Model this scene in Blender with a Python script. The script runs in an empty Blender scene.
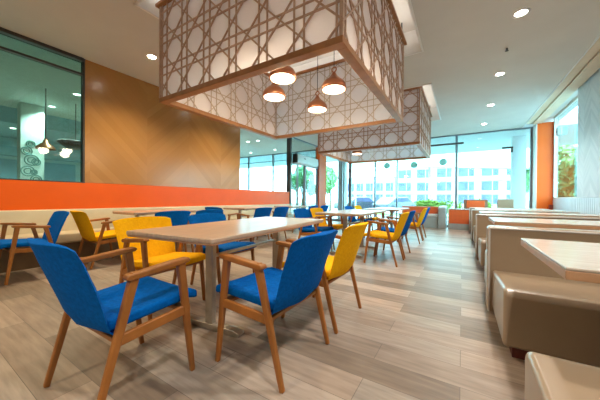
import bpy, bmesh, math, random
from mathutils import Vector, Matrix
random.seed(7)
scn = bpy.context.scene
COL = scn.collection
R = math.radians

# ------------------------------------------------------------------ camera
YAW, PITCH, ROLL, FPX = 31.83, -.28, .45, 261.0
cd = bpy.data.cameras.new('camera'); cam = bpy.data.objects.new('camera', cd); COL.objects.link(cam)
cd.sensor_width = 36; cd.lens = 36 * FPX / 600; cd.clip_start = .02; cd.clip_end = 400
_f = Vector((-math.sin(R(YAW)) * math.cos(R(PITCH)), math.cos(R(YAW)) * math.cos(R(PITCH)), math.sin(R(PITCH))))
_r0 = Vector((math.cos(R(YAW)), math.sin(R(YAW)), 0)); _u0 = _r0.cross(_f)
_r = _r0 * math.cos(R(ROLL)) + _u0 * math.sin(R(ROLL)); _u = _r.cross(_f)
M4 = Matrix(((_r.x, _u.x, -_f.x, 0), (_r.y, _u.y, -_f.y, 0), (_r.z, _u.z, -_f.z, .98), (0, 0, 0, 1)))
cam.matrix_world = M4
scn.camera = cam

# ------------------------------------------------------------------ world and exposure
scn.view_settings.view_transform = 'Standard'; scn.view_settings.look = 'None'
scn.view_settings.gamma = 1; scn.view_settings.use_curve_mapping = False
scn.view_settings.exposure = 0.8
w = bpy.data.worlds.new('sky'); scn.world = w; w.use_nodes = True
bg = w.node_tree.nodes['Background']; bg.inputs['Color'].default_value = (.46, .85, 1.0, 1); bg.inputs['Strength'].default_value = 12.5

DL_W = 104.0       # ceiling downlights
PEND_W = 10.0       # pendant bulbs
COVE_W = 1.9      # coffer cove strips
WARM = (1.0, .80, .52); NEUT = (1.0, .93, .85)

# ------------------------------------------------------------------ materials
def mat(name, col, rough=.5, metal=0, spec=.5, var=0, scale=8, stretch=(1, 1, 1), bump=0, coat=0):
    m = bpy.data.materials.new(name); m.use_nodes = True
    nt = m.node_tree; b = nt.nodes['Principled BSDF']
    b.inputs['Roughness'].default_value = rough; b.inputs['Metallic'].default_value = metal
    b.inputs['Specular IOR Level'].default_value = spec
    if coat: b.inputs['Coat Weight'].default_value = coat; b.inputs['Coat Roughness'].default_value = .15
    c = (*col, 1)
    if var or bump:
        tc = nt.nodes.new('ShaderNodeTexCoord'); mp = nt.nodes.new('ShaderNodeMapping'); mp.inputs['Scale'].default_value = stretch
        n = nt.nodes.new('ShaderNodeTexNoise'); n.inputs['Scale'].default_value = scale; n.inputs['Detail'].default_value = 4
        nt.links.new(tc.outputs['Object'], mp.inputs[0]); nt.links.new(mp.outputs[0], n.inputs['Vector'])
        if var:
            rp = nt.nodes.new('ShaderNodeValToRGB')
            rp.color_ramp.elements[0].position = .3; rp.color_ramp.elements[1].position = .7
            rp.color_ramp.elements[0].color = (*[x * (1 - var) for x in col], 1)
            rp.color_ramp.elements[1].color = (*[min(1, x * (1 + var)) for x in col], 1)
            nt.links.new(n.outputs['Fac'], rp.inputs[0]); nt.links.new(rp.outputs[0], b.inputs['Base Color'])
        if bump:
            bp = nt.nodes.new('ShaderNodeBump'); bp.inputs['Strength'].default_value = bump; bp.inputs['Distance'].default_value = .01
            nt.links.new(n.outputs['Fac'], bp.inputs['Height']); nt.links.new(bp.outputs[0], b.inputs['Normal'])
    if not var: b.inputs['Base Color'].default_value = c
    return m

def emit(name, col, st):
    m = bpy.data.materials.new(name); m.use_nodes = True
    b = m.node_tree.nodes['Principled BSDF']; b.inputs['Base Color'].default_value = (*col, 1)
    b.inputs['Emission Color'].default_value = (*col, 1); b.inputs['Emission Strength'].default_value = st
    return m

def glass(name, tint, refl=1.0):
    m = bpy.data.materials.new(name); m.use_nodes = True
    nt = m.node_tree; nt.nodes.remove(nt.nodes['Principled BSDF']); out = nt.nodes['Material Output']
    t = nt.nodes.new('ShaderNodeBsdfTransparent'); t.inputs[0].default_value = (*tint, 1)
    g = nt.nodes.new('ShaderNodeBsdfGlossy'); g.inputs['Roughness'].default_value = .01
    lw = nt.nodes.new('ShaderNodeLayerWeight'); lw.inputs['Blend'].default_value = .5
    fr = nt.nodes.new('ShaderNodeMath'); fr.operation = 'POWER'; fr.inputs[1].default_value = 4
    nt.links.new(lw.outputs['Facing'], fr.inputs[0])
    ml = nt.nodes.new('ShaderNodeMath'); ml.operation = 'MULTIPLY_ADD'; ml.inputs[1].default_value = .6 * refl; ml.inputs[2].default_value = .035 * refl
    mx = nt.nodes.new('ShaderNodeMixShader')
    nt.links.new(fr.outputs[0], ml.inputs[0]); nt.links.new(ml.outputs[0], mx.inputs[0])
    nt.links.new(t.outputs[0], mx.inputs[1]); nt.links.new(g.outputs[0], mx.inputs[2]); nt.links.new(mx.outputs[0], out.inputs[0])
    return m

def chevron(name, c1, c2, axis, width, pitch, rough, bump=.0):
    """panels of the given width with slanting stripes that turn at every seam"""
    m = bpy.data.materials.new(name); m.use_nodes = True
    nt = m.node_tree; L = nt.links.new; b = nt.nodes['Principled BSDF']; b.inputs['Roughness'].default_value = rough
    tc = nt.nodes.new('ShaderNodeTexCoord'); sp = nt.nodes.new('ShaderNodeSeparateXYZ'); L(tc.outputs['Object'], sp.inputs[0])
    def mth(op, a, bb=None):
        n = nt.nodes.new('ShaderNodeMath'); n.operation = op
        for i, v in enumerate((a, bb)):
            if v is None: continue
            if isinstance(v, (int, float)): n.inputs[i].default_value = v
            else: L(v, n.inputs[i])
        return n.outputs[0]
    y = sp.outputs[axis]; z = sp.outputs['Z']
    pp = mth('PINGPONG', y, width)
    s = mth('ADD', mth('MULTIPLY', z, 1.0), mth('MULTIPLY', pp, 1.0))
    cell = mth('FLOOR', mth('DIVIDE', s, pitch))
    fr = mth('FRACT', mth('DIVIDE', s, pitch))
    pan = mth('FLOOR', mth('DIVIDE', y, width))
    wn = nt.nodes.new('ShaderNodeTexWhiteNoise'); wn.noise_dimensions = '2D'
    cb = nt.nodes.new('ShaderNodeCombineXYZ'); L(cell, cb.inputs[0]); L(pan, cb.inputs[1]); L(cb.outputs[0], wn.inputs['Vector'])
    mx = nt.nodes.new('ShaderNodeMix'); mx.data_type = 'RGBA'
    L(wn.outputs['Value'], mx.inputs['Factor']); mx.inputs[6].default_value = (*c1, 1); mx.inputs[7].default_value = (*c2, 1)
    seam = mth('LESS_THAN', fr, .05)
    mx2 = nt.nodes.new('ShaderNodeMix'); mx2.data_type = 'RGBA'
    L(mth('MULTIPLY', seam, .15), mx2.inputs['Factor']); L(mx.outputs[2], mx2.inputs[6]); mx2.inputs[7].default_value = (*[x * .6 for x in c1], 1)
    L(mx2.outputs[2], b.inputs['Base Color'])
    if bump:
        bp = nt.nodes.new('ShaderNodeBump'); bp.inputs['Strength'].default_value = bump; bp.inputs['Distance'].default_value = .01
        L(fr, bp.inputs['Height']); L(bp.outputs[0], b.inputs['Normal'])
    return m

def floor_mat():
    m = bpy.data.materials.new('vinyl_planks'); m.use_nodes = True
    nt = m.node_tree; L = nt.links.new; b = nt.nodes['Principled BSDF']
    tc = nt.nodes.new('ShaderNodeTexCoord')
    br = nt.nodes.new('ShaderNodeTexBrick'); br.offset = .37; br.inputs['Scale'].default_value = 1
    br.inputs['Brick Width'].default_value = 1.22; br.inputs['Row Height'].default_value = .2; br.inputs['Mortar Size'].default_value = .0015
    br.inputs['Color1'].default_value = (0, 0, 0, 1); br.inputs['Color2'].default_value = (1, 1, 1, 1); br.inputs['Mortar'].default_value = (0, 0, 0, 1)
    L(tc.outputs['Object'], br.inputs['Vector'])
    rp = nt.nodes.new('ShaderNodeValToRGB'); cr = rp.color_ramp; cr.interpolation = 'LINEAR'
    cols = [(0, (.24, .19, .148)), (.3, (.35, .28, .222)), (.55, (.455, .365, .295)), (.8, (.38, .33, .28)), (1, (.56, .45, .365))]
    cr.elements[0].position = 0; cr.elements[0].color = (*cols[0][1], 1); cr.elements[1].position = 1; cr.elements[1].color = (*cols[-1][1], 1)
    for p, c in cols[1:-1]:
        e = cr.elements.new(p); e.color = (*c, 1)
    L(br.outputs['Color'], rp.inputs[0])
    mp = nt.nodes.new('ShaderNodeMapping'); mp.inputs['Scale'].default_value = (1.6, 14, 1); L(tc.outputs['Object'], mp.inputs[0])
    n = nt.nodes.new('ShaderNodeTexNoise'); n.inputs['Scale'].default_value = 2.2; n.inputs['Detail'].default_value = 6; L(mp.outputs[0], n.inputs['Vector'])
    r2 = nt.nodes.new('ShaderNodeValToRGB'); r2.color_ramp.elements[0].position = .3; r2.color_ramp.elements[1].position = .75
    r2.color_ramp.elements[0].color = (.72, .70, .68, 1); r2.color_ramp.elements[1].color = (1.12, 1.1, 1.08, 1); L(n.outputs['Fac'], r2.inputs[0])
    mx = nt.nodes.new('ShaderNodeMix'); mx.data_type = 'RGBA'; mx.blend_type = 'MULTIPLY'; mx.inputs['Factor'].default_value = 1
    L(rp.outputs[0], mx.inputs[6]); L(r2.outputs[0], mx.inputs[7])
    mo = nt.nodes.new('ShaderNodeMix'); mo.data_type = 'RGBA'; L(br.outputs['Fac'], mo.inputs['Factor'])
    L(mx.outputs[2], mo.inputs[6]); mo.inputs[7].default_value = (.15, .12, .10, 1)
    L(mo.outputs[2], b.inputs['Base Color']); b.inputs['Roughness'].default_value = .38; b.inputs['Specular IOR Level'].default_value = .36
    return m

MT = dict(
    floor=floor_mat(),
    ceiling=mat('ceiling_paint', (.64, .625, .585), .9, var=.03, scale=2),
    white=mat('white_paint', (.82, .82, .80), .7, var=.03, scale=3),
    tan=mat('tan_board', (.72, .58, .42), .5, var=.06, scale=5),
    woodwall=chevron('amber_chevron_wood', (.395, .19, .053), (.455, .228, .068), 'Y', .95, .16, .24),
    greywall=chevron('pale_chevron_board', (.47, .50, .52), (.56, .58, .59), 'Y', .32, .07, .5, bump=.25),
    orange=mat('orange_laminate', (.80, .115, .004), .4, spec=.3, var=.03, scale=3),
    orangefab=mat('orange_vinyl', (.74, .13, .03), .45, var=.06, scale=10),
    darkframe=mat('dark_bronze_frame', (.045, .038, .034), .4, var=.1),
    bluefrm=mat('grey_aluminium_frame', (.18, .21, .24), .35, var=.1),
    palefrm=mat('pale_aluminium_frame', (.62, .60, .55), .4, var=.05),
    beige=mat('beige_vinyl', (.60, .52, .36), .45, var=.06, scale=4),
    taupe=mat('taupe_vinyl', (.335, .25, .165), .30, var=.05, scale=5, coat=.25),
    piping=mat('pale_piping', (.58, .56, .53), .3, var=.05),
    plinth=mat('dark_red_plinth', (.12, .022, .014), .5, var=.1),
    tabletop=mat('pale_oak_laminate', (.52, .375, .265), .28, var=.14, scale=5, stretch=(9, 1, 1)),
    tableside=mat('oak_edge_band', (.50, .28, .15), .4, var=.12, scale=8),
    boothtop=mat('greige_laminate', (.56, .48, .40), .26, var=.10, scale=5, stretch=(1, 8, 1)),
    steel=mat('brushed_champagne_steel', (.45, .40, .33), .35, metal=.75, var=.08, scale=20),
    blue=mat('blue_wool', (.0, .112, .45), .9, spec=.08, var=.16, scale=55, bump=.3),
    yellow=mat('yellow_wool', (1.0, .49, .008), .9, spec=.08, var=.10, scale=55, bump=.3),
    chairwood=mat('oiled_teak', (.33, .12, .022), .38, var=.25, scale=9, stretch=(1, 1, .2)),
    cane=mat('copper_cane', (.55, .37, .27), .45, var=.12, scale=12),
    lanternwood=mat('copper_brown_wood', (.38, .17, .065), .38, var=.16, scale=8),
    caneshadow=mat('pale_cane_shadow', (.60, .50, .42), .5, var=.08, scale=12),  # tone of the outer cane's shadow showing through the sheet
    copper=mat('brushed_copper', (.46, .19, .10), .28, metal=.85, var=.08, scale=10),
    black=mat('black_plastic', (.02, .02, .02), .4, var=.1),
    acwhite=mat('white_metal_case', (.75, .80, .78), .4, var=.04),
    grey=mat('grey_vinyl', (.33, .35, .34), .4, var=.06, scale=5),
    adjwall=mat('pale_green_wall', (.48, .60, .57), .7, var=.06),
    adjpanel=mat('blue_grey_panel', (.22, .38, .44), .6, var=.06),
    adjceil=mat('adjoining_ceiling', (.55, .62, .56), .8, var=.05),
    adjbeam=mat('adjoining_beam', (.32, .47, .50), .7, var=.05),
    mural=mat('mural_ink', (.16, .30, .27), .7, var=.1),
    concrete=mat('pale_paving', (.36, .37, .37), .8, var=.08, scale=2),
    facade=mat('white_render', (.42, .43, .44), .8, var=.03, scale=1),
    bwin=mat('blue_window_glass', (.11, .125, .24), .7, spec=.1, var=.25, scale=.6),
    grass=mat('lawn_grass', (.22, .42, .06), .9, var=.3, scale=3),
    leaf=mat('bright_leaf', (.19, .38, .15), .7, var=.4, scale=3),
    hedgeleaf=mat('lime_leaf', (.25, .38, .05), .7, var=.3, scale=6),
    bark=mat('bark', (.16, .11, .07), .9, var=.3),
    carpaint=mat('slate_car_paint', (.07, .08, .11), .25, var=.05, coat=.5),
    canopy=mat('canopy_soffit', (.62, .68, .68), .8, var=.02),
    redbox=mat('dark_red_paint', (.28, .035, .02), .4, var=.08),
    diff=emit('warm_diffuser', (1, .90, .74), 1.6),
    dlens=emit('downlight_lens', (1, .93, .8), 25),
    adjlens=emit('small_downlight_lens', (1, .93, .75), 9),
    winglass=glass('clear_window_glass', (.72, .78, .78)),
    teal=glass('teal_partition_glass', (.57, .80, .77), 1.2),
    cyan=glass('cyan_partition_glass', (.84, .95, .97), 1.2),
)
# white lantern sheet: lets some of the lamp light through
def lantern_sheet():
    m = bpy.data.materials.new('white_lantern_acrylic'); m.use_nodes = True
    nt = m.node_tree; b = nt.nodes['Principled BSDF']; b.inputs['Base Color'].default_value = (.93, .90, .94, 1); b.inputs['Roughness'].default_value = .25
    t = nt.nodes.new('ShaderNodeBsdfTranslucent'); t.inputs[0].default_value = (.95, .93, .96, 1)
    mx = nt.nodes.new('ShaderNodeMixShader'); mx.inputs[0].default_value = .6
    nt.links.new(b.outputs[0], mx.inputs[1]); nt.links.new(t.outputs[0], mx.inputs[2]); nt.links.new(mx.outputs[0], nt.nodes['Material Output'].inputs[0])
    return m
MT['sheet'] = lantern_sheet()
MT['sticker'] = lantern_sheet(); MT['sticker'].name = 'frosted_green_film'
for n in MT['sticker'].node_tree.nodes:
    if n.type == 'BSDF_PRINCIPLED': n.inputs['Base Color'].default_value = (.50, .72, .68, 1)
    if n.type == 'BSDF_TRANSLUCENT': n.inputs[0].default_value = (.40, .62, .58, 1)

# ------------------------------------------------------------------ builders
class MB:
    def __init__(s): s.bm = bmesh.new()
    def box(s, a, b, rot=None):
        lo = Vector([min(p) for p in zip(a, b)]); hi = Vector([max(p) for p in zip(a, b)])
        c = (lo + hi) / 2; d = hi - lo
        m = Matrix.Translation(c) @ (rot.to_4x4() if rot else Matrix()) @ Matrix.Diagonal((*d, 1))
        bmesh.ops.create_cube(s.bm, size=1, matrix=m); return s
    def bar(s, p, q, w, h, w2=None, h2=None, up=(0, 0, 1)):
        """tapered rectangular bar from p to q"""
        p = Vector(p); q = Vector(q); d = (q - p).normalized(); u = Vector(up)
        if abs(d.dot(u)) > .98: u = Vector((0, 1, 0))
        x = d.cross(u).normalized(); y = x.cross(d).normalized()
        w2 = w if w2 is None else w2; h2 = h if h2 is None else h2
        v = []
        for c, ww, hh in ((p, w, h), (q, w2, h2)):
            for sx, sy in ((-1, -1), (1, -1), (1, 1), (-1, 1)):
                v.append(s.bm.verts.new(c + x * sx * ww / 2 + y * sy * hh / 2))
        for f in ((0, 3, 2, 1), (4, 5, 6, 7), (0, 1, 5, 4), (1, 2, 6, 5), (2, 3, 7, 6), (3, 0, 4, 7)):
            s.bm.faces.new([v[i] for i in f])
        return s
    def tube(s, p, q, r, r2=None, n=10):
        p = Vector(p); q = Vector(q); d = q - p
        bmesh.ops.create_cone(s.bm, cap_ends=True, segments=n, radius1=r, radius2=r if r2 is None else r2, depth=d.length,
                              matrix=Matrix.Translation((p + q) / 2) @ d.to_track_quat('Z', 'Y').to_matrix().to_4x4())
        return s
    def lathe(s, prof, n=28, c=(0, 0, 0)):
        rings = []
        for r, z in prof:
            if r < 1e-5: rings.append([s.bm.verts.new((c[0], c[1], c[2] + z))])
            else: rings.append([s.bm.verts.new((c[0] + r * math.cos(2 * math.pi * k / n), c[1] + r * math.sin(2 * math.pi * k / n), c[2] + z)) for k in range(n)])
        for a, b in zip(rings, rings[1:]):
            for k in range(n):
                k2 = (k + 1) % n
                if len(a) == 1 and len(b) == 1: continue
                if len(a) == 1: s.bm.faces.new((a[0], b[k2], b[k]))
                elif len(b) == 1: s.bm.faces.new((a[k], a[k2], b[0]))
                else: s.bm.faces.new((a[k], a[k2], b[k2], b[k]))
        return s
    def torus(s, c, Rr, r, axis='Y', n=16, m=6):
        g = []
        for i in range(n):
            a = 2 * math.pi * i / n; ring = []
            for j in range(m):
                b = 2 * math.pi * j / m; rr = Rr + r * math.cos(b); h = r * math.sin(b)
                p = (rr * math.cos(a), h, rr * math.sin(a)) if axis == 'Y' else (h, rr * math.cos(a), rr * math.sin(a))
                ring.append(s.bm.verts.new(Vector(c) + Vector(p)))
            g.append(ring)
        for i in range(n):
            for j in range(m):
                s.bm.faces.new((g[i][j], g[(i + 1) % n][j], g[(i + 1) % n][(j + 1) % m], g[i][(j + 1) % m]))
        return s
    def prism(s, pts, a, b, axis='X'):
        """polygon extruded between a and b along an axis; pts in the other two axes"""
        def P(u, v, t): return (t, u, v) if axis == 'X' else ((u, t, v) if axis == 'Y' else (u, v, t))
        A = [s.bm.verts.new(P(u, v, a)) for u, v in pts]; B = [s.bm.verts.new(P(u, v, b)) for u, v in pts]
        s.bm.faces.new(A); s.bm.faces.new(B[::-1]); n = len(pts)
        for i in range(n): s.bm.faces.new((A[i], A[(i + 1) % n], B[(i + 1) % n], B[i]))
        return s
    def slab(s, fn, nu, nv, th):
        """curved sheet: fn(u, v) -> (point, normal); closed with thickness th"""
        T, Bt = [], []
        for i in range(nu + 1):
            r1, r2 = [], []
            for j in range(nv + 1):
                p, n = fn(i / nu, j / nv); r1.append(s.bm.verts.new(p + n * th / 2)); r2.append(s.bm.verts.new(p - n * th / 2))
            T.append(r1); Bt.append(r2)
        for i in range(nu):
            for j in range(nv):
                s.bm.faces.new((T[i][j], T[i + 1][j], T[i + 1][j + 1], T[i][j + 1]))
                s.bm.faces.new((Bt[i][j], Bt[i][j + 1], Bt[i + 1][j + 1], Bt[i + 1][j]))
        for i in range(nu):
            for j in (0, nv): s.bm.faces.new((T[i][j], T[i + 1][j], Bt[i + 1][j], Bt[i][j]))
        for j in range(nv):
            for i in (0, nu): s.bm.faces.new((T[i][j], T[i][j + 1], Bt[i][j + 1], Bt[i][j]))
        return s
    def build(s, name, m, parent=None, bevel=0, seg=2, smooth=False, sub=0):
        bmesh.ops.recalc_face_normals(s.bm, faces=s.bm.faces)
        me = bpy.data.meshes.new(name); s.bm.to_mesh(me); s.bm.free()
        me.materials.append(MT[m] if isinstance(m, str) else m)
        o = bpy.data.objects.new(name, me); COL.objects.link(o)
        if parent: o.parent = parent
        if bevel:
            b = o.modifiers.new('bevel', 'BEVEL'); b.width = bevel; b.segments = seg; b.limit_method = 'ANGLE'; b.angle_limit = R(40)
        if sub:
            q = o.modifiers.new('sub', 'SUBSURF'); q.levels = sub; q.render_levels = sub
        if smooth or sub:
            for p in me.polygons: p.use_smooth = True
        elif bevel:
            for p in me.polygons: p.use_smooth = True
            me.set_sharp_from_angle(angle=R(40))
            try:
                wn = o.modifiers.new('wn', 'WEIGHTED_NORMAL')
            except Exception: pass
        return o

def thing(name, label, cat, loc=(0, 0, 0), rz=0, group=None):
    o = bpy.data.objects.new(name, None); COL.objects.link(o); o.empty_display_size = .1
    o.location = loc; o.rotation_euler = (0, 0, R(rz)); o['label'] = label; o['category'] = cat
    if group: o['group'] = group
    return o
def tag(o, label, cat, group=None):
    o['label'] = label; o['category'] = cat
    if group: o['group'] = group
    return o
def struct(o): o['kind'] = 'structure'; return o
def dup(root, loc, rz=None, label=None, group=None):
    def cp(o, par):
        c = o.copy(); COL.objects.link(c)
        if par: c.parent = par
        for ch in o.children: cp(ch, c)
        return c
    r = cp(root, None); r.location = loc
    if rz is not None: r.rotation_euler = (0, 0, R(rz))
    if label: r['label'] = label
    if group: r['group'] = group
    return r
def light(kind, name, loc, energy, col, parent=None, rot=(0, 0, 0), **kw):
    l = bpy.data.lights.new(name, kind); l.energy = energy; l.color = col
    for k, v in kw.items(): setattr(l, k, v)
    o = bpy.data.objects.new(name, l); COL.objects.link(o); o.location = loc; o.rotation_euler = rot
    if parent: o.parent = parent
    return o

# ------------------------------------------------------------------ the room
ZC = 3.3; XL = -5.41; YF = 10.85; XR = 2.04; YB = -3.2
struct(MB().box((XL - .1, YB, -.12), (2.5, YF + .1, 0)).build('floor', 'floor'))
BOXX = (-3.21, -.77); B1 = (1.83, 4.21); B2 = (6.03, 8.29)
RX = (-3.36, -.53); R1 = (1.60, 4.48); R2 = (5.78, 8.55)
c = MB()
xs = [XL - .1, RX[0], RX[1], 1.61]; ys = [YB, R1[0], R1[1], R2[0], R2[1], YF + .1]
for i in range(3):
    for j in range(5):
        if i == 1 and j in (1, 3): continue
        c.box((xs[i], ys[j], ZC), (xs[i + 1], ys[j + 1], ZC + .06))
bmesh.ops.remove_doubles(c.bm, verts=c.bm.verts, dist=1e-4)
struct(c.build('ceiling', 'ceiling'))
ZT = 3.66
for k, (ya, yb) in enumerate((R1, R2)):
    m = MB(); t = .03; z0 = ZC - .012
    m.box((RX[0], ya, z0), (RX[0] + t, yb, ZT)); m.box((RX[1] - t, ya, z0), (RX[1], yb, ZT))
    m.box((RX[0], ya, z0), (RX[1], ya + t, ZT)); m.box((RX[0], yb - t, z0), (RX[1], yb, ZT))
    struct(MB().box((RX[0], ya, ZT), (RX[1], yb, ZT + .04)).build('ceiling_coffer', 'ceiling'))
    struct(m.build('trim_%d' % (k + 1), 'white'))
# ceiling trough along the right side with tan boards
struct(MB().box((1.61, YB, 3.42), (2.5, YF + .1, 3.46)).build('ceiling_trough', 'ceiling'))
struct(MB().box((1.61, YB, ZC - .01), (1.63, YF, 3.42)).build('trim_3', 'white'))
struct(MB().box((1.64, YB, ZC), (1.76, 10.4, ZC + .03)).box((1.79, YB, ZC - .02), (2.0, 10.4, ZC + .01)).box((1.75, YB, ZC + .03), (1.81, 10.4, ZC + .12)).build('trim_4', 'tan'))
# left wall: amber boards between the two glazed parts, orange band below
struct(MB().box((XL - .12, 1.826, 1.225), (XL, 5.44, ZC)).build('wall_left', 'woodwall'))
struct(MB().box((XL - .12, YB, .02), (XL - .005, 8.0, .80)).build('wall_left_lower', 'white'))
struct(MB().box((XL - .12, YB, .785), (XL + .012, 7.98, 1.222)).build('trim_5', 'orange'))
# window_1 : glazing into the adjoining room
g = struct(MB().box((XL - .06, YB, 1.222), (XL - .05, 1.81, ZC)).build('window_1', 'teal'))
f = MB(); f.box((XL - .1, YB, ZC - .05), (XL + .02, 1.80, ZC)); f.box((XL - .08, YB, 3.02), (XL + .0, 1.80, 3.05)); f.box((XL - .1, 1.80, 1.222), (XL + .002, 1.826, ZC)); f.box((XL - .1, YB, 1.215), (XL + .013, 1.826, 1.232)); f.box((XL - .09, -.9, 1.222), (XL, -.87, ZC))
f.build('window_frame', 'darkframe', g)
g = struct(MB().box((XL - .06, 5.44, 1.222), (XL - .05, 7.95, ZC)).build('window_2', 'cyan'))
f = MB(); f.box((XL - .08, 5.44, ZC - .03), (XL, 7.95, ZC)); f.box((XL - .08, 5.44, 1.222), (XL + .012, 7.95, 1.235))
f.build('window_frame', 'bluefrm', g)
struct(MB().box((XL - .12, 7.95, 0), (XL + .04, 8.05, ZC)).build('trim_6', 'darkframe'))
# door_1 : glazed door under the air curtain
d = struct(MB().box((XL - .05, 8.1, .02), (XL - .04, 10.2, ZC)).build('door_1', 'winglass'))
f = MB(); f.box((XL - .08, 8.05, 2.3), (XL, 10.22, 2.36))
for y in (8.05, 9.08, 9.14, 10.17): f.box((XL - .08, y, 0), (XL, y + .05, 2.34))
f.box((XL - .08, 8.05, 0), (XL, 10.22, .1)); f.box((XL - .08, 8.05, ZC - .05), (XL, 10.22, ZC))
f.build('door_frame', 'bluefrm', d)
h = MB()
for y in (9.0, 9.22): h.tube((XL + .05, y, .85), (XL + .05, y, 1.25), .014).tube((XL, y, .9), (XL + .05, y, .9), .008).tube((XL, y, 1.2), (XL + .05, y, 1.2), .008)
h.build('door_handle', 'palefrm', d)
struct(MB().box((XL - .12, 10.22, 0), (XL + .06, YF + .06, ZC)).build('wall_left_end', 'orange'))
# front glazing
g = struct(MB().box((XL, YF - .006, .06), (1.87, YF + .006, ZC)).build('window_3', 'winglass'))
f = MB(); f.box((XL, YF - .04, ZC - .05), (1.87, YF + .04, ZC)); f.box((XL, YF - .04, 0), (1.87, YF + .04, .08))
for x, wd in ((-3.07, .05), (-2.2, .035), (-.18, .075), (-4.54, .05), (1.85, .07)): f.box((x - wd / 2, YF - .05, 0), (x + wd / 2, YF + .05, ZC))
f.build('window_frame', 'bluefrm', g)
MB().box((-4.22, YF - .05, 0), (-4.10, YF + .05, ZC)).build('mullion', 'bluefrm', g)
MB().box((-2.2, YF - .08, 2.95), (.03, YF - .04, 3.01)).build('tie_bar', 'darkframe', g)
struct(MB().box((1.90, 10.42, 0), (2.28, YF + .1, ZC)).build('wall_corner', 'orange'))
struct(MB().box((1.87, 10.41, 0), (1.90, YF + .1, ZC)).box((2.28, 10.41, 0), (2.34, YF + .1, ZC)).build('trim_7', 'palefrm'))
# right side : panelled wall standing forward of a window
struct(MB().box((XR, YB, 1.05), (XR + .32, 7.7, 3.43)).build('wall_right', 'greywall'))
def grooved(xf, ya, yb):
    m = MB(); m.box((xf, ya, 0), (2.36, yb, 1.045)); y = ya
    while y < yb - .08:
        m.box((xf - .012, y, .1), (xf, y + .075, 1.035)); y += .09
    return m
MT['grooved'] = mat('pale_grooved_board', (.56, .64, .70), .45, var=.03)
struct(grooved(XR, YB, 7.7).build('wall_right_lower', 'grooved'))
struct(grooved(2.27, 7.7, 10.41).build('wall_right_lower_recess', 'grooved'))
g = struct(MB().box((2.30, 7.7, 1.045), (2.31, 10.41, 3.42)).build('window_4', 'winglass'))
MB().box((2.26, 7.7, 1.045), (2.34, 10.41, 1.075)).box((2.26, 7.7, 3.37), (2.34, 10.41, 3.42)).box((2.26, 10.33, 1.045), (2.34, 10.41, 3.4)).build('window_frame', 'palefrm', g)
# wall behind the camera
struct(MB().box((XL - .1, YB - .1, 0), (2.5, YB, 3.46)).build('wall_back', 'white'))

# ------------------------------------------------------------------ adjoining room beyond the left glazing
AX = -12.6
struct(MB().box((AX, YB, -.12), (XL - .1, YF + .1, 0)).build('floor_adjoining', 'floor'))
struct(MB().box((AX, YB, ZC), (XL - .12, YF + .1, ZC + .06)).build('ceiling_adjoining', 'adjceil'))
struct(MB().box((AX - .1, YB, 0), (AX, YF, ZC)).build('wall_adjoining', 'adjwall'))
struct(MB().box((AX, YB - .1, 0), (XL - .1, YB, ZC)).build('wall_adjoining_back', 'adjwall'))
struct(MB().box((AX, YB, 2.9), (-10.0, 4.6, ZC)).build('ceiling_adjoining_low', 'adjbeam'))
struct(MB().box((AX, YB, 2.3), (AX + .25, 4.6, 2.6)).build('beam_adjoining', 'adjbeam'))
m = MB()
for y in (-1.5, .2, 1.5, 2.9, 4.3): m.box((AX, y, .1), (AX + .03, y + 1.05, 2.2))
struct(m.build('trim_8', 'adjpanel'))
g = struct(MB().box((-12.5, YF - .005, .05), (XL - .12, YF + .005, ZC)).build('window_5', 'winglass'))
f = MB(); f.box((-12.5, YF - .04, ZC - .05), (XL - .12, YF + .04, ZC)); f.box((-12.5, YF - .03, 2.9), (XL - .12, YF + .03, 2.94)); f.box((-12.5, YF - .04, 0), (XL - .12, YF + .04, .08))
for x in (-12.45, -10.1, -8.4, -6.9): f.box((x - .04, YF - .04, 0), (x + .04, YF + .04, ZC))
f.build('window_frame', 'bluefrm', g)
p = struct(MB().box((-9.5, 1.82, 0), (-9.2, 2.25, ZC)).build('pillar_adjoining', mat('mural_ground', (.70, .78, .72), .7, var=.05)))
m = MB()
for (yc, zc, ry, rz_) in ((2.02, 1.9, .13, .09), (2.1, 1.86, .08, .12), (1.95, 1.62, .12, .05), (2.06, 1.6, .06, .08), (1.93, 2.12, .10, .03), (2.1, 1.42, .1, .04), (2.0, 2.3, .08, .05)):
    for q in (1, .55):
        m.torus((-9.195, yc, zc), ry * q, .012, 'X', 20, 4)
m.build('line_drawing', 'mural', p)

# ------------------------------------------------------------------ outdoors
struct(MB().box((-40, YF + .1, -.25), (40, 19, -.13)).box((-40, -20, -.3), (40, 90, -.26)).build('ground', 'concrete'))
tag(MB().box((-40, 19, -.25), (40, 20.6, -.1)).build('lawn', 'grass'), 'strip of green lawn beyond the glass front', 'lawn')['kind'] = 'stuff'
struct(MB().box((-20, YF + .1, 3.28), (12, 14.9, 3.6)).build('canopy_roof', 'canopy'))
t = thing('awning', 'pale green sloping awning outside beyond the canopy edge', 'awning', (-1.5, 18, 0))
m = MB()
def aw(u, v):
    x = -5.5 + u * 10.5; zl = 3.38 - .075 * (x + 5.5)
    a = v * 1.3
    return Vector((x, 2.6 * math.sin(a) - .0, zl + 1.7 * (1 - math.cos(a)) + .9 * v)), Vector((0, -.8, .6))
m.slab(aw, 10, 8, .05).build('roof_sheet', mat('mint_awning', (.40, .50, .40), .8, var=.03), t, smooth=True)
for x in (-5.2, -.3, 4.7): MB().tube((x, .6, -.13), (x, .6, 3.5 - .075 * (x + 5.5)), .05).build('post', 'palefrm', t)
for x, y, s in ((1.72, 12.2, .19), (-5.0, 12.0, .17), (3.9, 12.6, .2)):
    struct(MB().box((x - s, y - s, -.15), (x + s, y + s, 3.42)).build('canopy_column', 'canopy'))
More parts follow.
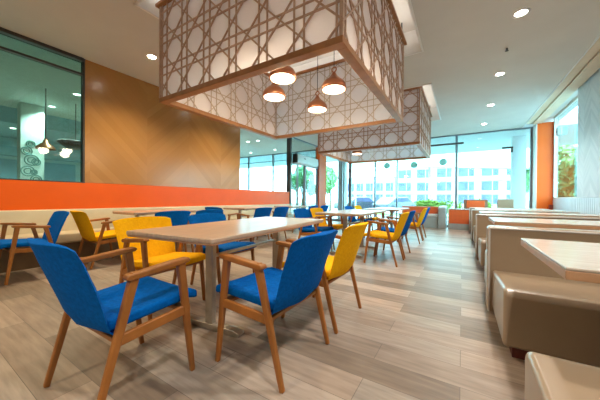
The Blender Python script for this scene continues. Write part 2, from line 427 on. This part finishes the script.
struct(MB().box((1.22, 11.98, 2.86), (1.54, 12.05, 2.92)).box((1.48, 11.98, 2.72), (1.54, 12.05, 2.9)).build('canopy_bracket', 'darkframe'))

def building(label, x0, x1, y, h, cols, rows, zrow, ww, wh, dy=9):
    t = thing('office_building', label, 'building', (0, 0, -.26))
    MB().box((x0, y, 0), (x1, y + dy, h)).build('wall', 'facade', t)
    MB().box((x0 - .2, y - .25, h), (x1 + .2, y + dy, h + .35)).build('parapet', 'facade', t)
    for z in zrow:
        MB().box((x0, y - .25, z + wh + .25), (x1, y, z + wh + .4)).build('ledge', 'facade', t)
        for k in range(cols):
            xc = x0 + (k + .5) * (x1 - x0) / cols
            wi = MB().box((xc - ww / 2, y - .06, z), (xc + ww / 2, y + .1, z + wh)).build('window', 'bwin', t)
            MB().box((xc + ww * .12, y - .12, z), (xc + ww * .17, y - .04, z + wh)).build('mullion', 'facade', wi)
    return t
building('white three-storey block with blue windows, across from the glass front', -15.6, 12.5, 75, 11.2, 6, 3, (.4, 3.55, 7.0), 3.2, 2.1)
building('lower white wing with blue windows, left of the three-storey block', -30.0, -15.8, 75, 7.4, 5, 2, (.4, 3.6), 2.0, 2.2)

def foliage(n, rx, ry, rz, s, seed):
    rnd = random.Random(seed); m = MB()
    lumps = [(Vector((rnd.uniform(-.55, .55) * rx, rnd.uniform(-.55, .55) * ry, rnd.uniform(-.5, .6) * rz)), rnd.uniform(.35, .6)) for _ in range(9)]
    for _ in range(n):
        c0, k = rnd.choice(lumps)
        d = Vector((rnd.gauss(0, 1), rnd.gauss(0, 1), rnd.gauss(0, 1))).normalized() * rnd.uniform(.6, 1)
        p = c0 + Vector((d.x * rx * k, d.y * ry * k, d.z * rz * k))
        a = Vector((rnd.gauss(0, 1), rnd.gauss(0, 1), rnd.gauss(0, 1))).normalized(); b = a.orthogonal().normalized()
        sz = s * rnd.uniform(.6, 1.3)
        v = [m.bm.verts.new(p + a * sz), m.bm.verts.new(p + b * sz * .5), m.bm.verts.new(p - a * sz), m.bm.verts.new(p - b * sz * .5)]
        m.bm.faces.new(v)
    return m
def tree(x, y, h, r, label, seed):
    t = thing('tree', label, 'tree', (x, y, -.26), 0, 'trees beyond the glass')
    MB().tube((0, 0, 0), (0, 0, h * .6), .12, .07).bar((0, 0, h * .45), (r * .4, 0, h * .7), .07, .07).bar((0, 0, h * .4), (-r * .4, .1, h * .68), .07, .07).build('trunk', 'bark', t)
    f = foliage(2200, r, r, h * .36, .17, seed).build('foliage', 'leaf', t); f.location.z = h * .68
tree(-11.3, 24, 4.6, 1.2, 'green tree outside, seen left of the second lantern through glass', 1)
tree(-10.5, 17.3, 3.8, 1.0, 'green tree outside, seen through the glazed door in the left corner', 2)
tree(4.0, 23.5, 5.0, 1.5, 'green tree outside, seen between canopy column and orange corner wall', 3)
tree(4.6, 17.2, 3.8, 1.3, 'green tree outside, nearest one seen through the right-hand window', 4)
tree(3.7, 13.9, 2.4, .6, 'small low tree outside the right-hand window', 5)
for i, (x0, x1, lb) in enumerate(((-2.2, -.1, 'lime green hedge outside, left of the thick dark mullion'), (.25, 1.5, 'lime green hedge outside, right of the thick dark mullion'))):
    t = thing('hedge', lb, 'hedge', ((x0 + x1) / 2, 16, -.13))
    o = foliage(1500, (x1 - x0) * .62, .45, .5, .09, 20 + i).build('foliage', 'hedgeleaf', t); o.location.z = .62
    MB().tube((0, 0, 0), (0, 0, .8), .05).tube((-.3, 0, 0), (-.3, 0, .7), .04).tube((.3, 0, 0), (.3, 0, .7), .04).build('stem', 'bark', t)
def car(x, y, rz, label):
    t = thing('car', label, 'car', (x, y, -.13), rz, 'parked cars outside')
    m = MB(); m.prism([(-2.0, .28), (-2.0, .72), (-1.5, .85), (-.85, 1.28), (.75, 1.32), (1.4, .92), (2.0, .8), (2.05, .28)], -.8, .8, 'Y')
    m.build('body', 'carpaint', t, bevel=.06)
    m = MB(); m.prism([(-1.25, .88), (-.8, 1.22), (.7, 1.25), (1.15, .92)], -.81, .81, 'Y'); m.build('side_window', 'bwin', t)
    for sx in (-1.25, 1.3):
        for sy in (-.72, .72): MB().tube((sx, sy - .09, .31), (sx, sy + .09, .31), .31, n=20).build('wheel', 'black', t)
car(-8.0, 22.5, 65, 'dark slate car parked outside, left one beyond the glass front')
car(-4.9, 23.3, 65, 'dark slate car parked outside, right one beyond the glass front')

# ------------------------------------------------------------------ caned lanterns
def cane_bars(L, H, u0, v0, p, wdt, th):
    """pairs of upright and level strands plus two sets of slanting strands, clipped to L x H; in the u (x), v (z) plane"""
    m = MB()
    def clip(a, b):
        t0, t1 = 0., 1.; d = (b[0] - a[0], b[1] - a[1])
        for q, lo, hi in ((0, 0, L), (1, 0, H)):
            if abs(d[q]) < 1e-9:
                if a[q] < lo or a[q] > hi: return None
            else:
                x, y = sorted(((lo - a[q]) / d[q], (hi - a[q]) / d[q])); t0 = max(t0, x); t1 = min(t1, y)
        if t1 - t0 < 1e-4: return None
        return (a[0] + d[0] * t0, a[1] + d[1] * t0), (a[0] + d[0] * t1, a[1] + d[1] * t1)
    a_ = .125 * p; lines = []
    for k in range(-2, 10):
        for s in (-1, 1):
            u = u0 + (k + .5) * p + s * a_; lines.append(((u, -1), (u, H + 1), 0))
            v = v0 + (k + .5) * p + s * a_; lines.append(((-1, v), (L + 1, v), 0))
    for k in range(-12, 16):
        cst = u0 + v0 + (k + .5) * p; lines.append(((-3, cst + 3), (6, cst - 6), 1))
        cst = u0 - v0 + (k + .5) * p; lines.append(((-3, -3 - cst), (6, 6 - cst), 2))
    for a, b, k in lines:
        r = clip(a, b)
        if not r: continue
        (x1, z1), (x2, z2) = r; off = (.0, .003, -.003)[k]
        m.bar((x1, off, z1), (x2, off, z2), wdt, th, up=(0, 1, 0))
    return m
def lantern(Y0, Y1, label):
    X0, X1 = BOXX; W = X1 - X0; D = Y1 - Y0; zb, zt = 2.16, 3.36
    t = thing('pendant_lantern', label, 'lantern', ((X0 + X1) / 2, (Y0 + Y1) / 2, zb), 0, 'caned box lanterns on the ceiling')
    x, y, H = W / 2, D / 2, zt - zb
    # bottom frame: four wooden boards
    for nm, a, b in (('bottom_rail', (-x, -y, 0), (x, -y + .085, .055)), ('bottom_rail', (-x, y - .085, 0), (x, y, .055)),
                     ('bottom_rail', (-x, -y + .085, 0), (-x + .085, y - .085, .055)), ('bottom_rail', (x - .085, -y + .085, 0), (x, y - .085, .055))):
        MB().box(a, b).build(nm, 'lanternwood', t, bevel=.004)
    for sx in (-1, 1):
        for sy in (-1, 1):
            a = Vector((sx * (x - .014), sy * (y - .014), 0))
            MB().box(a + Vector((-.014, -.014, .055)), a + Vector((.014, .014, H))).build('corner_post', 'cane', t)
    m = MB(); e = .035
    m.box((-x - e, -y - e, H - .02), (x + e, -y + .02, H + .015)); m.box((-x - e, y - .02, H - .02), (x + e, y + e, H + .015))
    m.box((-x - e, -y, H - .02), (-x + .02, y, H + .015)); m.box((x - .02, -y, H - .02), (x + e, y, H + .015))
    m.build('cornice', 'lanternwood', t, bevel=.004)
    m = MB(); m.box((-x + .03, -y + .03, H - .045), (x - .03, -y + .075, H - .005)); m.box((-x + .03, y - .075, H - .045), (x - .03, y - .03, H - .005)); m.box((-x + .03, -y + .03, H - .045), (-x + .075, y - .03, H - .005)); m.box((x - .075, -y + .03, H - .045), (x - .03, y - .03, H - .005))
    m.build('inner_top_rail', 'lanternwood', t)
    for k in range(4):
        rz = k * 90; Lh = W if k % 2 == 0 else D; off = y if k % 2 == 0 else x
        rot = Matrix.Rotation(R(rz), 4, 'Z')
        def put(m_, nm, mt_, dy):
            o = m_.build(nm, mt_, t); o.matrix_local = rot @ Matrix.Translation((-Lh / 2, -off + dy, 0)); return o
        u0 = .30 if k % 2 == 0 else (Lh - 5 * .39) / 2
        put(cane_bars(Lh, H - .055 - .02, u0, .12, .388, .0145, .012), 'cane_screen', 'cane', .008).location.z = .055
        put(MB().box((.02, 0, .055), (Lh - .02, .012, H - .02)), 'acrylic_panel', 'sheet', .022)
        put(cane_bars(Lh - .1, H - .1, u0 - .05, .12, .388, .011, .008), 'cane_shadow_strands', 'caneshadow', .045).matrix_local = rot @ Matrix.Translation((-Lh / 2 + .05, -off + .045, .055))  # pale strands stand in for the outer cane's shadow on the sheet
    # rods stand on the cornice corners
    for sx in (-1, 1):
        for sy in (-1, 1): MB().tube((sx * (x - .03), sy * (y - .03), H - .03), (sx * (x - .03), sy * (y - .03), ZT - zb), .009).build('hanging_rod', 'darkframe', t)
    # cove strips in the ceiling recess above the lantern
    for sx in (-1, 1): light('AREA', 'cove_strip', (sx * (x + .0), 0, H + .03), COVE_W, NEUT, t, rot=(math.pi, 0, 0), shape='RECTANGLE', size=.04, size_y=D * .95)
    for sy in (-1, 1): light('AREA', 'cove_strip', (0, sy * (y + .0), H + .03), COVE_W, NEUT, t, rot=(math.pi, 0, 0), shape='RECTANGLE', size=W * .95, size_y=.04)
    return t
lantern(B1[0], B1[1], 'large caned box lantern hanging nearest the camera, above the front table')
lantern(B2[0], B2[1], 'smaller looking caned box lantern hanging farther back, near the glass front')

def pendant():
    t = thing('pendant_lamp', 'x', 'lamp', (0, 0, 0), 0, 'copper pendant lamps in the lanterns')
    k = MB(); k.lathe([(.0, .012), (.137, .012), (.143, .0), (.143, .028), (.139, .055), (.12, .088), (.085, .118), (.05, .15), (.028, .18), (.018, .205), (.0, .205)])
    k.build('shade', 'copper', t, smooth=True)
    MB().lathe([(0, .0), (.128, -.001), (.128, .006), (0, .006)]).build('diffuser', 'diff', t)
    MB().torus((0, 0, .235), .028, .007).build('loop', 'copper', t, smooth=True)
    MB().tube((0, 0, .26), (0, 0, ZT - 2.25), .004, n=6).build('cord', 'black', t)
    light('POINT', 'bulb', (0, 0, -.05), PEND_W, WARM, t, shadow_soft_size=.1)
    return t
pl = [(-1.28, 2.79, 'right-hand of the two front lamps'), (-1.77, 3.30, 'lowest looking'), (-1.63, 2.26, 'nearest the front rail'), (-2.02, 2.62, 'leftmost')]
p0 = pendant()
labs = ['copper pendant lamp in the near lantern, rightmost of its four',
        'copper pendant lamp in the near lantern, hanging lowest in the picture',
        'copper pendant lamp in the near lantern, top partly hidden by the front rail',
        'copper pendant lamp in the near lantern, leftmost of its four']
for i, (x, y, _) in enumerate(pl):
    q = p0 if i == 0 else dup(p0, (x, y, 2.25)); q.location = (x, y, 2.25); q['label'] = labs[i]
q = dup(p0, (-2.52, 7.08, 2.25), label='copper pendant lamp inside the far lantern, seen just under its front rail')

# ------------------------------------------------------------------ downlights and sprinklers
def downlight(lens='dlens', watts=DL_W, col=WARM):
    t = thing('recessed_downlight', 'x', 'downlight', (0, 0, ZC), 0, 'recessed ceiling downlights')
    MB().lathe([(.062, -.002), (.09, -.006), (.092, 0), (.062, .0)]).build('trim_ring', 'white', t, smooth=True)
    MB().lathe([(0, -.001), (.062, -.001), (.062, .004), (0, .004)]).build('lens', lens, t)
    light('SPOT', 'lamp', (0, 0, -.03), watts, col, t, spot_size=R(130), spot_blend=.8, shadow_soft_size=.07)
    return t
d0 = downlight(); d0.location = (-4.37, 2.37, ZC); d0['label'] = 'recessed downlight glowing at the left, above the amber wood wall'
dN = downlight(col=(1.0, .92, .84), watts=DL_W * .97); dN['label'] = 'recessed downlight at the top right, nearest the camera of its row'; dN.location = (.60, 4.19, ZC)
for x, y, lb in ((.57, 6.01, 'recessed downlight on the right, second from the top of its row'),
                 (.575, 7.86, 'recessed downlight on the right, third from the top of its row'), (.55, 9.71, 'recessed downlight nearest the glass front, lowest of its row')):
    dup(dN, (x, y, ZC), label=lb)
dl_w = downlight(watts=DL_W)
dl_w.location = (-4.37, .3, ZC); dl_w['label'] = 'recessed downlight outside the left edge above the banquette'
for x, y in ((.6, 2.35), (.6, .4), (-4.37, 6.3), (-4.37, 4.4), (.6, -1.6), (-2.0, -1.2)):  # unseen; the last one, off both rows, is added as warm fill
    dup(d0 if x < 0 else dN, (x, y, ZC), label='recessed downlight out of view, behind the lanterns or the camera')
a0 = downlight('adjlens', 260, NEUT); a0.location = (-6.75, 2.25, ZC)
AD = [(-7.43, 2.36, 3.3, 'bright downlight behind the teal glass, nearest the amber wall'), (-8.99, 2.34, 3.3, 'bright downlight behind the teal glass, second from the amber wall'),
      (-10.35, 2.05, 2.9, 'small downlight behind the teal glass, beyond the ceiling step, right one'), (-10.75, 1.98, 2.9, 'small downlight behind the teal glass, beyond the ceiling step, left one'),
      (-7.48, 7.97, 3.3, 'downlight behind the cyan glass, upper left of its cluster'), (-7.0, 8.03, 3.3, 'downlight behind the cyan glass, topmost of its cluster'),
      (-9.16, 9.98, 3.3, 'downlight behind the cyan glass, lowest one by the wood wall edge'), (-7.59, 9.93, 3.3, 'downlight behind the cyan glass, rightmost by the door post')]
for i, (x, y, z, lb) in enumerate(AD):
    q = a0 if i == 0 else dup(a0, (x, y, z)); q.location = (x, y, z); q['label'] = lb; q['group'] = 'downlights in the adjoining room'
def sprinkler(x, y, lb):
    t = thing('ceiling_sprinkler', lb, 'sprinkler', (x, y, ZC), 0, 'ceiling sprinklers')
    MB().tube((0, 0, -.03), (0, 0, 0), .012).build('body', 'darkframe', t); MB().tube((0, 0, -.04), (0, 0, -.035), .024).build('deflector', 'darkframe', t)
sprinkler(-3.36, 1.12, 'dark sprinkler head in the ceiling at upper left')
sprinkler(.56, 5.05, 'dark sprinkler head in the ceiling between two right-hand downlights')

# hanging lamps in the adjoining room
t = thing('pendant_lamp', 'copper cone lamp hanging behind the teal glass by the mural pillar', 'lamp', (-7.6, 1.88, 2.0), 0, 'lamps in the adjoining room')
MB().lathe([(.17, 0), (.15, .05), (.05, .14), (.03, .22), (0, .22)]).build('shade', 'copper', t, smooth=True); MB().tube((0, 0, .2), (0, 0, ZC - 2.0), .008).build('cord', 'black', t)
t = thing('pendant_lamp', 'wide dark lamp hanging behind the teal glass, right of the copper one', 'lamp', (-8.2, 2.58, 2.18), 0, 'lamps in the adjoining room')
MB().lathe([(.0, 0), (.18, .0), (.36, .14), (.34, .17), (.0, .17)]).build('shade', 'black', t, smooth=True); MB().tube((0, 0, .17), (0, 0, ZC - 2.18), .008).build('cord', 'black', t)

# ------------------------------------------------------------------ dining chairs (local: sitter faces +Y)
def make_chair(name, fab):
    t = thing(name, 'x', 'chair')
    # seat pad
    def seat(u, v):
        x = (u - .5) * (.47 + .03 * v); y = -.17 + v * .455
        z = .405 + .035 * v - .008 * math.sin(math.pi * u) - (.018 if v > .98 else 0)
        return Vector((x, y, z)), Vector((0, -.08, 1)).normalized()
    MB().slab(seat, 8, 8, .05).build('seat', fab, t, bevel=.016, seg=3)
    # back shell sweeping down and under into the seat
    prof = [(-.095, .358), (-.15, .362), (-.185, .385), (-.208, .43), (-.245, .53), (-.286, .64), (-.319, .73), (-.341, .788)]
    def back(u, v):
        s = v * (len(prof) - 1); i = min(int(s), len(prof) - 2); f_ = s - i
        y = prof[i][0] * (1 - f_) + prof[i + 1][0] * f_; z = prof[i][1] * (1 - f_) + prof[i + 1][1] * f_
        dy = prof[i + 1][0] - prof[i][0]; dz = prof[i + 1][1] - prof[i][1]
        a = u * 2 - 1; wd = .228 + .037 * v
        y += .045 * a * a * min(1, v * 1.6); z -= .022 * a ** 6 * max(0, v - .8) * 5
        return Vector((a * wd, y, z)), Vector((-a * .25, dz, -dy)).normalized()
    MB().slab(back, 12, 14, .038).build('backrest', fab, t, bevel=.012, seg=3)
    for s in (-1, 1):
        # front leg, rear leg : tapered and splayed, meeting the arm
        MB().bar((s * .262, .240, 0), (s * .27, .155, .635), .026, .026, .034, .043, up=(0, 1, 0)).build('leg', 'chairwood', t, bevel=.007)
        MB().bar((s * .262, -.238, 0), (s * .27, -.075, .635), .026, .026, .034, .042, up=(0, 1, 0)).build('leg', 'chairwood', t, bevel=.007)
        a = MB(); prof2 = [(-.125, .612), (-.11, .602), (0, .61), (.13, .622), (.19, .630), (.205, .642), (.19, .656), (.1, .652), (-.05, .636), (-.115, .632)]
        a.prism(prof2, s * .246, s * .296, 'X').build('armrest', 'chairwood', t, bevel=.007)
        MB().bar((s * .266, .215, .37), (s * .266, -.15, .345), .024, .05).build('side_rail', 'chairwood', t, bevel=.006)
    MB().bar((-.255, .19, .368), (.255, .19, .368), .045, .022).build('cross_rail', 'chairwood', t, bevel=.004)
    MB().bar((-.255, -.13, .338), (.255, -.13, .338), .04, .022).build('cross_rail', 'chairwood', t, bevel=.004)
    return t
blue0 = make_chair('dining_chair', 'blue'); yel0 = make_chair('dining_chair', 'yellow')
used = set()
G = 'blue and yellow dining chairs'
def chair(colr, x, y, rz, label):
    src = blue0 if colr == 'b' else yel0
    if colr in used: o = dup(src, (x, y, 0), rz)
    else: o = src; used.add(colr); o.location = (x, y, 0); o.rotation_euler = (0, 0, R(rz))
    o['label'] = label; o['group'] = G
# front table
chair('b', -1.553, .695, 1, 'blue chair in the left foreground, its back to the camera at the table end')
chair('b', -1.00, 1.335, 90, 'large blue chair in front of the table, right side, nearest the camera')
chair('y', -1.005, 2.015, 90, 'yellow chair right behind the large blue chair on the aisle side of the front table')
chair('y', -2.32, 1.37, -87, 'yellow chair on the far long side of the front table, behind its left corner')
chair('b', -2.35, 2.12, -90, 'blue chair on the far long side of the front table, seat seen beneath the top')
# second table
chair('y', -1.03, 4.21, 90, 'yellow chair with arms in profile on the aisle side of the second table')
chair('b', -1.035, 4.86, 90, 'blue chair directly behind the yellow profile chair at the second table')
chair('b', -2.33, 4.27, -90, 'blue chair facing right at the near end of the second table')
chair('y', -2.33, 4.90, -90, 'yellow chair facing right on the wall side of the second table')
# third table
chair('y', -1.02, 6.55, 90, 'far yellow chair on the aisle, third table')
chair('b', -1.02, 7.2, 90, 'farthest blue chair on the aisle, behind the far yellow one')
chair('b', -2.33, 6.75, -90, 'blue chair facing right on the wall side of the third table')
chair('y', -2.33, 7.5, -90, 'farthest yellow chair facing right on the wall side of the third table')
# tables along the banquette
chair('b', -4.53, .975, 180, 'blue chair at the left edge facing out of the picture, beside the banquette')
chair('y', -4.53, 1.75, 0, 'yellow chair beside the banquette, back to back with the leftmost blue chair')
chair('b', -3.87, 2.27, 90, 'blue chair seen past the near yellow back, first at the second wall table')
chair('b', -3.87, 2.92, 90, 'blue chair at the second wall table, farther from camera of its pair')
chair('b', -4.53, 4.07, 0, 'blue chair with dark arms at the near end of the third wall table')
chair('b', -3.87, 4.32, 90, 'blue chair at the third wall table, left one of the slanted pair')
chair('b', -3.87, 4.97, 90, 'blue chair at the third wall table, right one of the slanted pair')
chair('b', -3.87, 6.5, 90, 'small far blue chair at the farthest wall table, left one')
chair('b', -3.87, 7.22, 90, 'small far blue chair at the farthest wall table, right one')

# ------------------------------------------------------------------ dining tables (local: long side along Y)
def make_table(W, Ln, leg_y):
    t = thing('dining_table', 'x', 'table')
    MB().box((-W / 2, -Ln / 2, .722), (W / 2, Ln / 2, .75)).build('tabletop', 'tabletop', t, bevel=.006)
    MB().box((-W / 2 + .004, -Ln / 2 + .004, .71), (W / 2 - .004, Ln / 2 - .004, .722)).build('edge_band', 'tableside', t, bevel=.003)
    for s in (-1, 1):
        y = s * leg_y
        l = MB().box((-.035, y - .022, .03), (.035, y + .022, .70)).build('leg', 'steel', t, bevel=.006)
        hw = W * .37
        MB().prism([(-hw, .012), (-hw + .03, .0), (hw - .03, .0), (hw, .012), (hw, .03), (hw - .05, .042), (-hw + .05, .042), (-hw, .03)], y - .032, y + .032, 'Y').build('foot', 'steel', l, bevel=.005)
        MB().box((-W * .36, y - .025, .695), (W * .36, y + .025, .71)).build('top_plate', 'steel', l)
    MB().box((-.012, -leg_y, .525), (.012, leg_y, .55)).build('stretcher', 'steel', t, bevel=.004)
    return t
GT = 'oak-topped dining tables'
t1 = make_table(.79, 1.72, .47); t1.location = (-1.655, 1.79, 0); t1.rotation_euler = (0, 0, R(5.5)); t1['label'] = 'large pale oak table in the foreground with flat steel legs'; t1['group'] = GT
dup(t1, (-1.73, 4.75, 0), 1, 'pale oak table second from the camera, between blue and yellow chairs', GT)
dup(t1, (-1.66, 7.05, 0), 0, 'pale oak table third from the camera, under the far lantern', GT)
s0 = make_table(.70, 1.15, .36); s0.location = (-4.55, .11, 0); s0['label'] = 'pale oak table by the banquette cut off by the left edge'; s0['group'] = 'oak tables along the banquette'
for y, lb in ((2.6, 'pale oak table by the banquette below the amber wall, left one'), (4.95, 'pale oak table by the banquette below the cyan glass'), (6.95, 'farthest pale oak table by the banquette near the glazed door')):
    dup(s0, (-4.55, y, 0), label=lb, group='oak tables along the banquette')

# ------------------------------------------------------------------ banquette along the left wall
t = thing('banquette', 'long beige banquette running below the orange band', 'bench', (XL, 0, 0))
y0, y1 = -2.6, 7.85
MB().prism([(.005, .40), (.17, .40), (.11, .785), (.005, .785)], y0, y1, 'Y').build('backrest', 'beige', t, bevel=.02, seg=3)
MB().box((.005, y0, .30), (.50, y1, .45)).build('seat', 'beige', t, bevel=.03, seg=3)
MB().box((.01, y0 + .02, .0), (.42, y1 - .02, .30)).build('base', mat('brown_base', (.20, .13, .07), .5, var=.1), t)

# ------------------------------------------------------------------ booths on the right
def booth(d=.79):
    t = thing('booth_bench', 'x', 'booth')
    W = 1.78
    e = -.035
    MB().box((e, -.08, .02), (W, .08, .757)).build('backrest', 'taupe', t, bevel=.028, seg=4)
    for s in (-1, 1):
        k = s * .082
        MB().bar((e + .012, k, .03), (e + .012, k, .742), .014, .014).bar((e + .012, k, .742), (W, k, .742), .014, .014).build('piping', 'piping', t, bevel=.005)
    for s in (-1, 1):
        pr = [(s * .06, .07), (s * d, .07), (s * (d + .005), .10), (s * d, .40), (s * (d - .02), .423), (s * (d - .06), .43), (s * .12, .39), (s * .06, .38)]
        MB().prism(pr, 0, W, 'X').build('seat', 'taupe', t, bevel=.022, seg=4)
        MB().box((.05, s * .09, 0), (W, s * (d - .04), .07)).build('plinth', 'plinth', t)
    return t
b0 = booth(); GB = 'taupe booth benches'
lbs = ['taupe booth bench at the lower right corner, only its rounded seat end in view', 'taupe booth bench facing the nearest booth table, its seat front largest in view', 'taupe booth bench behind the second booth table', 'taupe booth bench behind the third booth table', 'farthest taupe booth bench near the orange corner wall']
for i in range(5):
    q = b0 if i == 1 else booth(.86) if i == 0 else dup(b0, (0, 0, 0)); q.location = (.225 if i else .205, (.43, 2.838, 5.138, 7.438, 9.6)[i], 0); q['label'] = lbs[i]; q['group'] = GB
def booth_table():
    t = thing('booth_table', 'x', 'table')
    MB().box((0, -.41, .738), (1.68, .41, .75)).build('tabletop', 'boothtop', t, bevel=.004)
    MB().box((.0, -.41, .706), (1.68, .41, .738)).build('edge_band', 'tableside', t, bevel=.003)
    MB().tube((.95, 0, .03), (.95, 0, .70), .04, n=16).build('post', 'steel', t, smooth=True)
    MB().box((.65, -.25, 0), (1.25, .25, .03)).build('foot', 'steel', t, bevel=.01)
    MB().box((.8, -.2, .69), (1.1, .2, .706)).build('top_plate', 'steel', t)
    return t
k0 = booth_table()
for i, lb in enumerate(('greige booth table at the right edge, nearest the camera', 'greige booth table second from the camera on the right', 'greige booth table third from the camera on the right', 'farthest greige booth table before the orange corner wall')):
    q = k0 if i == 0 else dup(k0, (0, 0, 0)); q.location = (.308, (1.667, 3.99, 6.29, 8.52)[i], 0); q['label'] = lb; q['group'] = 'greige booth tables'

# ------------------------------------------------------------------ by the glass front
t = thing('low_partition', 'low orange panel on a grey base at the end of the aisle', 'partition', (-.39, 10.0, 0))
MB().box((0, 0, 0), (.62, .12, .20)).build('base', 'grey', t, bevel=.01); MB().box((.02, .0, .20), (.62, .11, .66)).build('panel', 'orangefab', t, bevel=.012)
MB().box((0, -.01, .66), (.63, .13, .69)).box((0, -.01, .2), (.025, .12, .66)).build('cap', 'piping', t, bevel=.006)
t = thing('window_bench', 'grey bench with an orange back below the glass front', 'bench', (-1.95, 10.0, 0))
MB().box((0, 0, .0), (1.25, .55, .40)).build('base', 'grey', t, bevel=.02); MB().box((0, -.01, .40), (1.25, .5, .48)).build('seat', 'piping', t, bevel=.02)
MB().box((0, .50, .42), (1.25, .66, .73)).build('backrest', 'orangefab', t, bevel=.02)
MB().prism([(-.05, 0), (.66, 0), (.66, .77), (.5, .77), (.02, .74), (-.05, .7)], 1.26, 1.50, 'X').build('end_panel', 'grey', t, bevel=.03, seg=3)
t = thing('low_partition', 'brown framed partition with an orange padded panel, rising above the far booths', 'partition', (.05, 10.42, 0))
MB().box((0, .0, 0), (.66, .09, 1.0)).build('frame', mat('brown_laminate', (.26, .16, .10), .5, var=.1), t, bevel=.01); MB().box((.08, -.02, .72), (.58, .0, .96)).build('padded_panel', 'orangefab', t, bevel=.008)
t = thing('low_partition', 'greige padded partition before the glass, right of the orange one', 'partition', (.96, 10.45, 0))
MB().box((0, 0, .08), (.42, .1, 1.02)).build('padded_panel', 'taupe', t, bevel=.02); MB().box((.03, .02, 0), (.39, .08, .08)).build('base', 'plinth', t)
# air curtain above the glazed door
t = thing('wall_mounted_air_curtain', 'white air curtain with black end caps above the glazed door', 'air curtain', (XL + .0, 8.16, 2.31))
MB().prism([(.0, .0), (.18, .02), (.22, .12), (.20, .34), (.0, .36)], .06, 1.66, 'Y').build('case', 'acwhite', t, bevel=.012)
for y in (0, 1.66): MB().box((.0, y, .02), (.20, y + .06, .35)).build('end_cap', 'black', t, bevel=.01)
MB().box((.215, .5, .2), (.223, .62, .23)).build('badge', 'black', t)
# small things
tag(MB().box((2.17, 10.34, .74), (2.262, 10.42, .86)).build('wall_mounted_box', 'redbox', bevel=.006), 'small dark red box fixed low on the right edge of the orange corner wall', 'box')
t = thing('wall_mounted_speaker', 'small grey speaker fixed high on the right-hand window', 'speaker', (2.26, 9.85, 2.78))
MB().box((-.06, -.06, 0), (.03, .06, .22)).build('case', 'grey', t, bevel=.01); MB().tube((-.061, 0, .1), (-.066, 0, .1), .04, n=16).build('grille', 'black', t)
for x, z, lb in ((-2.6, 2.335, 'left'), (-1.58, 2.315, 'middle'), (-.6, 2.36, 'right')):
    tag(MB().tube((x, YF - .018, z), (x, YF - .008, z), .125, n=28).build('window_sticker', 'sticker'), 'round frosted sticker on the glass front, %s one of three' % lb, 'sticker', 'round stickers on the glass')
